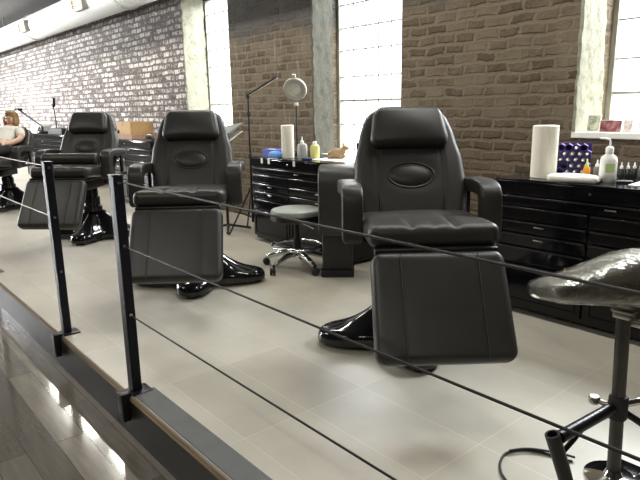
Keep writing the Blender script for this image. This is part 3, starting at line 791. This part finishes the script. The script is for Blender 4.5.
# ------------------------------------------------------------------ railing
def post(label, x, y):
    t = thing('railing_post', label, 'post', (x, y, 0), 0, 'black railing posts on the platform edge')
    obj('upright', rbox((0, 0, .4545), (.050, .040, .893), .003), 'post', t)
    obj('cap', rbox((0, 0, .903), (.053, .043, .006), .002), 'black_metal', t)
    obj('base_plate', rbox((.012, .012, .004), (.085, .085, .007), .002), 'black_metal', t)
    obj('bracket', join(rbox((0, .812-y, -.055), (.05, .034, .12), .004), rbox((0, .824-y, .0), (.05, .06, .012), .003)), 'black_metal', t)
    for z in (.34, .625, .875):
        for s in (-1, 1): obj('cable_bolt', xf(lathe([(.0065, 0), (.0065, .004), (.004, .008)], 10), Matrix.Translation((s*.0245, 0, z)) @ Matrix.Rotation(s*PI/2, 4, 'Y')), 'steel', t)
    return t
post('black railing post left of the nearest post, before the third chair', -3.12, .868)
post('nearest black railing post, in front of the second chair', -2.235, .866)
post('black railing post beyond the left edge of the photo', -4.75, .868)
post('black railing post beyond the right edge of the photo', .40, .866)
def cable(label, a, b_, z, mat):
    a = Vector(a); b_ = Vector(b_)
    pts = [a.lerp(b_, k/14)+Vector((0, 0, -.004*math.sin(PI*k/14))) for k in range(15)]
    t = tag(obj('railing_cable', tube(pts, .0032, 8), mat), label, 'cable', 'steel railing cables')
    return t
y1 = .866
cable('topmost dark railing cable crossing before the nearest chair', (-2.203, y1, .880), (.368, y1, .880), 0, 'cable')
cable('middle dark railing cable crossing below the nearest leg rest', (-2.203, y1, .625), (.368, y1, .625), 0, 'cable')
cable('lowest dark railing cable crossing over bare floor tiles', (-2.203, y1, .338), (.368, y1, .338), 0, 'cable')
cable('upper bright railing cable at the left edge, left of the posts', (-4.72, y1, .886), (-3.152, y1, .882), 0, 'cable_bright')
cable('lower bright railing cable at the left edge, left of the posts', (-4.72, y1, .626), (-3.152, y1, .626), 0, 'cable_bright')

# ------------------------------------------------------------------ arm stand at the lower right
px, py = -.653, 1.736
ps = thing('arm_stand', 'black steel arm stand holding the wrapped cushion, lower right corner', 'stand', (px, py, 0), 0)
obj('pole', tube([(0, 0, .010), (-.012, -.012, .53)], .020, 18), 'pole', ps)
obj('collar', move(lathe([(.024, .205), (.028, .21), (.028, .275), (.024, .28)], 20), (-.005, -.005, 0)), 'rubber', ps)
tx, ty, tz = -.712-px, 1.440-py, .245
obj('cross_bar', tube([(-.01, -.01, .245), (tx+.012, ty+.02, .232)], .018, 14), 'black_metal', ps)
tp = Vector((tx, ty, tz)); bt_ = Vector((tx+.055, ty+.06, .004))
dd = (bt_-tp).normalized()
sock = lathe([(.0145, .0), (.0145, .262), (.021, .262), (.021, .0), (.0145, .0)], 22, False)
zx = dd.cross(Vector((1, 0, 0))).normalized()
obj('socket_tube', xf(sock, frame(tp, zx.cross(dd), zx, dd)), 'black_metal', ps)
obj('gusset', tube([tp+dd*.075, Vector((tx*.55, ty*.55, .225))], .008, 8), 'black_metal', ps)
obj('clamp_knob', join(tube([(-.02, -.02, .245), (-.062, -.040, .258)], .009, 10), move(lathe([(.013, -.012), (.017, -.006), (.017, .006), (.013, .012)], 14), (-.062, -.040, .258))), 'steel', ps)
obj('leg', tube(smooth_path([(0, 0, .25), (.06, .07, .262), (.16, .17, .24), (.25, .27, .12), (.28, .30, .010)], 5), .012, 12), 'chrome', ps)
obj('leg', tube([(.0, 0, .235), (.13, .10, .13), (.26, .13, .012)], .011, 12), 'black_metal', ps)
obj('floor_plate', join(lathe([(.0, .0), (.085, .0), (.085, .006), (.03, .014), (.022, .03)], 28, False), rbox((0, .04, .005), (.10, .14, .009), .003)), 'chrome', ps)
hdp = join(rbox((-.012, -.012, .540), (.050, .045, .022), .005), move(xf(lathe([(.012, -.035), (.012, .035)], 14), Matrix.Rotation(PI/2, 4, 'Y')), (.02, .005, .515)))
join(hdp, tube([(.03, .02, .515), (.055, .055, .545)], .010, 10)); join(hdp, box(-.042, .020, -.035, .015, .548, .556, .002))
obj('clamp_head', hdp, 'steel', ps)
# wrapped cushion lying on the stand
wc = thing('wrapped_cushion', 'olive black cushion in shiny clear plastic wrap on the arm stand', 'cushion', (-.652, 1.738, .625), 0)
xa = Vector((.647, .763, -.03)).normalized(); za = Vector((-.28, .06, 1)); za = (za-xa*za.dot(xa)).normalized(); yc = za.cross(xa)
cm = frame((0, 0, 0), xa, yc, za)
def cush(g, t_, wr=0):
    bm_ = pad(lambda v: .268+g, .23+2*g, t_, .035, t_*.40, .048)
    move(bm_, (0, -.115-g, 0))
    for v_ in bm_.verts:
        x, y, z = v_.co
        k = 1-.55*max(0, (abs(x)-.02)/.24)**1.2 * (1 if z > 0 else .25)
        v_.co.z = z*k+(.010*math.sin(x*9+1) if z > 0 else 0)
        if wr: v_.co += Vector((0, 0, wr*(math.sin(x*95+y*60)+.7*math.sin(x*37-y*120)+.6*math.sin(y*170+x*22))))
    return xf(bm_, cm)
obj('cushion', cush(0, .092), 'olive', wc)
obj('plastic_wrap', cush(.007, .108, .0011), 'film', wc)
# cord on the floor
cd = [(-.775, 1.72, .005), (-.80, 1.71, .005), (-.88, 1.69, .005), (-.925, 1.655, .005), (-.945, 1.60, .005), (-.93, 1.545, .005), (-.90, 1.50, .005), (-.86, 1.47, .005), (-.80, 1.44, .005)]
cdb = [(-.84, 1.70, .011), (-.90, 1.64, .005), (-.935, 1.585, .010)]
cc = tube(smooth_path(cd, 6), .0042, 8); join(cc, tube(smooth_path([(-.775, 1.735, .013), (-.82, 1.72, .013), (-.90, 1.672, .013), (-.94, 1.612, .013)], 6), .0038, 8))
tag(obj('power_cord', cc, 'rubber'), 'thin black power cord looping on the tiles beside the arm stand', 'cord')

# ------------------------------------------------------------------ woman on the farthest chair
pw = thing('person', 'blonde person in a white top reclining on the farthest chair', 'person', (-7.94, 1.765, -.075), R(47))
def skin_body(name, nodes, edges, mat, parent, sub=2):
    me = bpy.data.meshes.new(name); me.from_pydata([q[0] for q in nodes], edges, [])
    o_ = bpy.data.objects.new(name, me); C.objects.link(o_); o_.parent = parent
    sk = o_.modifiers.new('Skin', 'SKIN'); sk.use_smooth_shade = True
    for i, q in enumerate(nodes):
        r_ = q[1] if isinstance(q[1], tuple) else (q[1], q[1])
        me.skin_vertices[0].data[i].radius = r_; me.skin_vertices[0].data[i].use_root = (i == 0)
    s_ = o_.modifiers.new('Sub', 'SUBSURF'); s_.levels = sub; s_.render_levels = sub
    me.materials.append(M[mat]); return o_
# chair frame: front is -y; seat top about z=.71
J = [((0, -.16, .79), (.115, .085)), ((0, -.053, .88), (.105, .075)), ((0, .047, .964), (.125, .080)), ((0, .118, 1.024), (.09, .06)), ((0, .155, 1.055), .040), ((0, .180, 1.080), .040),
     ((0, .180, 1.112), (.058, .068)), ((0, .172, 1.155), (.060, .070)), ((0, .176, 1.192), (.045, .055)),
     ((.150, .10, 1.00), .048), ((.215, -.04, .91), .036), ((.17, -.19, .87), .028), ((.14, -.25, .865), .024),
     ((-.150, .10, 1.00), .048), ((-.215, -.04, .91), .036), ((-.17, -.19, .87), .028), ((-.14, -.25, .865), .024),
     ((.085, -.22, .795), .078), ((.10, -.52, .835), .055), ((.10, -.66, .63), .042), ((.10, -.78, .50), .032), ((.10, -.87, .53), .024),
     ((-.085, -.22, .795), .078), ((-.10, -.52, .835), .055), ((-.10, -.66, .63), .042), ((-.10, -.78, .50), .032), ((-.10, -.87, .53), .024)]
E_ = [(0, 1), (1, 2), (2, 3), (3, 4), (4, 5), (5, 6), (6, 7), (7, 8), (3, 9), (9, 10), (10, 11), (11, 12), (3, 13), (13, 14), (14, 15), (15, 16), (0, 17), (17, 18), (18, 19), (19, 20), (20, 21), (0, 22), (22, 23), (23, 24), (24, 25), (25, 26)]
body = skin_body('body', J, E_, 'skin', pw)
shirt = skin_body('shirt', [((0, -.12, .82), (.128, .098)), ((0, -.053, .88), (.118, .090)), ((0, .047, .964), (.138, .094)), ((0, .112, 1.018), (.10, .070)), ((.150, .10, 1.00), .060), ((.200, 0, .935), .050), ((-.150, .10, 1.00), .060), ((-.200, 0, .935), .050)],
          [(0, 1), (1, 2), (2, 3), (3, 4), (4, 5), (3, 6), (6, 7)], 'white_cloth', pw)
trs = skin_body('trousers', [((0, -.14, .80), (.125, .095)), ((.085, -.22, .795), .088), ((.10, -.52, .835), .064), ((.10, -.66, .63), .050), ((.10, -.765, .515), .040), ((-.085, -.22, .795), .088), ((-.10, -.52, .835), .064), ((-.10, -.66, .63), .050), ((-.10, -.765, .515), .040)],
          [(0, 1), (1, 2), (2, 3), (3, 4), (0, 5), (5, 6), (6, 7), (7, 8)], 'dark_cloth', pw)
for s in (-1, 1):
    sh = obj('shoe', xf(pad(lambda v: .040, .20, .07, .035, .03, .01), frame((s*.10, -.77, .50), (1, 0, 0), (0, -.86, .5), (0, .5, .86))), 'rubber', pw)
    for f in range(4):
        L_ = (.050, .060, .056, .044)[f]
        x0 = s*.14+(-.024+f*.016)*s
        fg_ = tube([(x0, -.262, .868), (x0-s*.002, -.262-L_*.5, .866), (x0-s*.004, -.262-L_, .852)], [.0085, .008, .006], 8)
        obj('finger', fg_, 'skin', pw)
    obj('thumb', tube([(s*.118, -.235, .868), (s*.100, -.262, .866), (s*.094, -.284, .860)], [.010, .009, .007], 8), 'skin', pw)
# hair: a swept bob over the skull
hr = bmesh.new()
for c, s_ in (((0, .205, 1.185), (.083, .080, .068)), ((0, .225, 1.13), (.080, .062, .085)), ((.066, .185, 1.115), (.026, .050, .080)), ((-.066, .185, 1.115), (.026, .050, .080)), ((.0, .172, 1.222), (.062, .055, .030))):
    q = bmesh.new(); bmesh.ops.create_icosphere(q, subdivisions=3, radius=1); join(hr, xf(q, Matrix.Translation(c) @ Matrix.Diagonal((*s_, 1))))
ho = obj('hair', hr, 'hair', pw); rmod = ho.modifiers.new('Remesh', 'REMESH'); rmod.mode = 'VOXEL'; rmod.voxel_size = .010; rmod.use_smooth_shade = True
for s in (-1, 1):
    q = bmesh.new(); bmesh.ops.create_uvsphere(q, u_segments=12, v_segments=8, radius=.008); obj('eye', move(q, (s*.024, .112, 1.152)), 'eye', pw)
obj('nose', tube([(0, .112, 1.152), (0, .098, 1.128), (0, .110, 1.122)], [.006, .010, .007], 8), 'skin', pw)
obj('mouth', tube([(-.018, .118, 1.100), (0, .112, 1.099), (.018, .118, 1.100)], .0045, 8), 'lip', pw)

# ------------------------------------------------------------------ light
sc = bpy.context.scene
wd = bpy.data.worlds.new('sky'); sc.world = wd; wd.use_nodes = True
bg = wd.node_tree.nodes['Background']; bg.inputs[0].default_value = (1.0, 1.0, .97, 1); bg.inputs[1].default_value = 3.0
def area(name, loc, target, sx_, sy_, power, col):
    l = bpy.data.lights.new(name, 'AREA'); l.shape = 'RECTANGLE'; l.size = sx_; l.size_y = sy_; l.energy = power; l.color = col
    o_ = bpy.data.objects.new(name, l); C.objects.link(o_); o_.location = loc
    o_.rotation_euler = (Vector(target)-Vector(loc)).to_track_quat('-Z', 'Y').to_euler()
    return o_
for i, (a, b_, z0, z1) in enumerate(WIN):
    area('daylight_window', ((a+b_)/2, WY+[.42, .42, .53][i], (z0+z1)/2), ((a+b_)/2, 0, (z0+z1)/2-.5), b_-a, z1-z0, (10, 4, 9)[i], (.98, 1, .97))
    area('daylight_sky', ((a+b_)/2, WY+1.45, 3.05), ((a+b_)/2, 2.2, .0), 1.5, 1.0, (250, 190, 340)[i], (.96, .99, 1))
for x in (-8.8, -6.2, -3.8, -1.4):
    area('ceiling_lamp', (x, 2.42, CH-.03), (x, 2.42, 0), 2.0, .10, 30, (1, .97, .89))
for x in (-8.5, -5.0, -1.5, 1.5):
    area('ceiling_lamp', (x, -1.2, CH-.03), (x, -1.2, 0), 1.3, .16, 32, (1, .96, .88))
area('daylight_street', (-16.9, -4.35, 1.4), (-12, WY, 1.3), 2.0, 2.3, 1500, (.98, .99, 1))
area('wall_wash_fill', (-13.0, -.6, 2.35), (-13.0, WY, 1.5), 3.2, .3, 520, (.98, .98, 1))  # added fill light with no fixture, brightens the far end of the brick wall

# ------------------------------------------------------------------ camera
F = 586.6; pt, yaw, roll = .2220, .7031, -.0173
fh = Vector((-math.cos(yaw), math.sin(yaw), 0)); r0 = Vector((math.sin(yaw), math.cos(yaw), 0)); up = Vector((0, 0, 1))
fw = fh*math.cos(pt)-up*math.sin(pt); u0 = fh*math.sin(pt)+up*math.cos(pt)
rx = math.cos(roll)*r0+math.sin(roll)*u0; ux = -math.sin(roll)*r0+math.cos(roll)*u0
cam = bpy.data.cameras.new('camera'); co = bpy.data.objects.new('camera', cam); C.objects.link(co)
co.matrix_world = frame((0, 0, 1.144), rx, ux, -fw)
cam.sensor_fit = 'HORIZONTAL'; cam.sensor_width = 36; cam.lens = F/640*36; cam.clip_start = .02
sc.camera = co
sc.view_settings.view_transform = 'Standard'; sc.view_settings.look = 'None'; sc.view_settings.gamma = 1
sc.view_settings.exposure = 0.28
try: sc.view_settings.use_curve_mapping = False
except Exception: pass
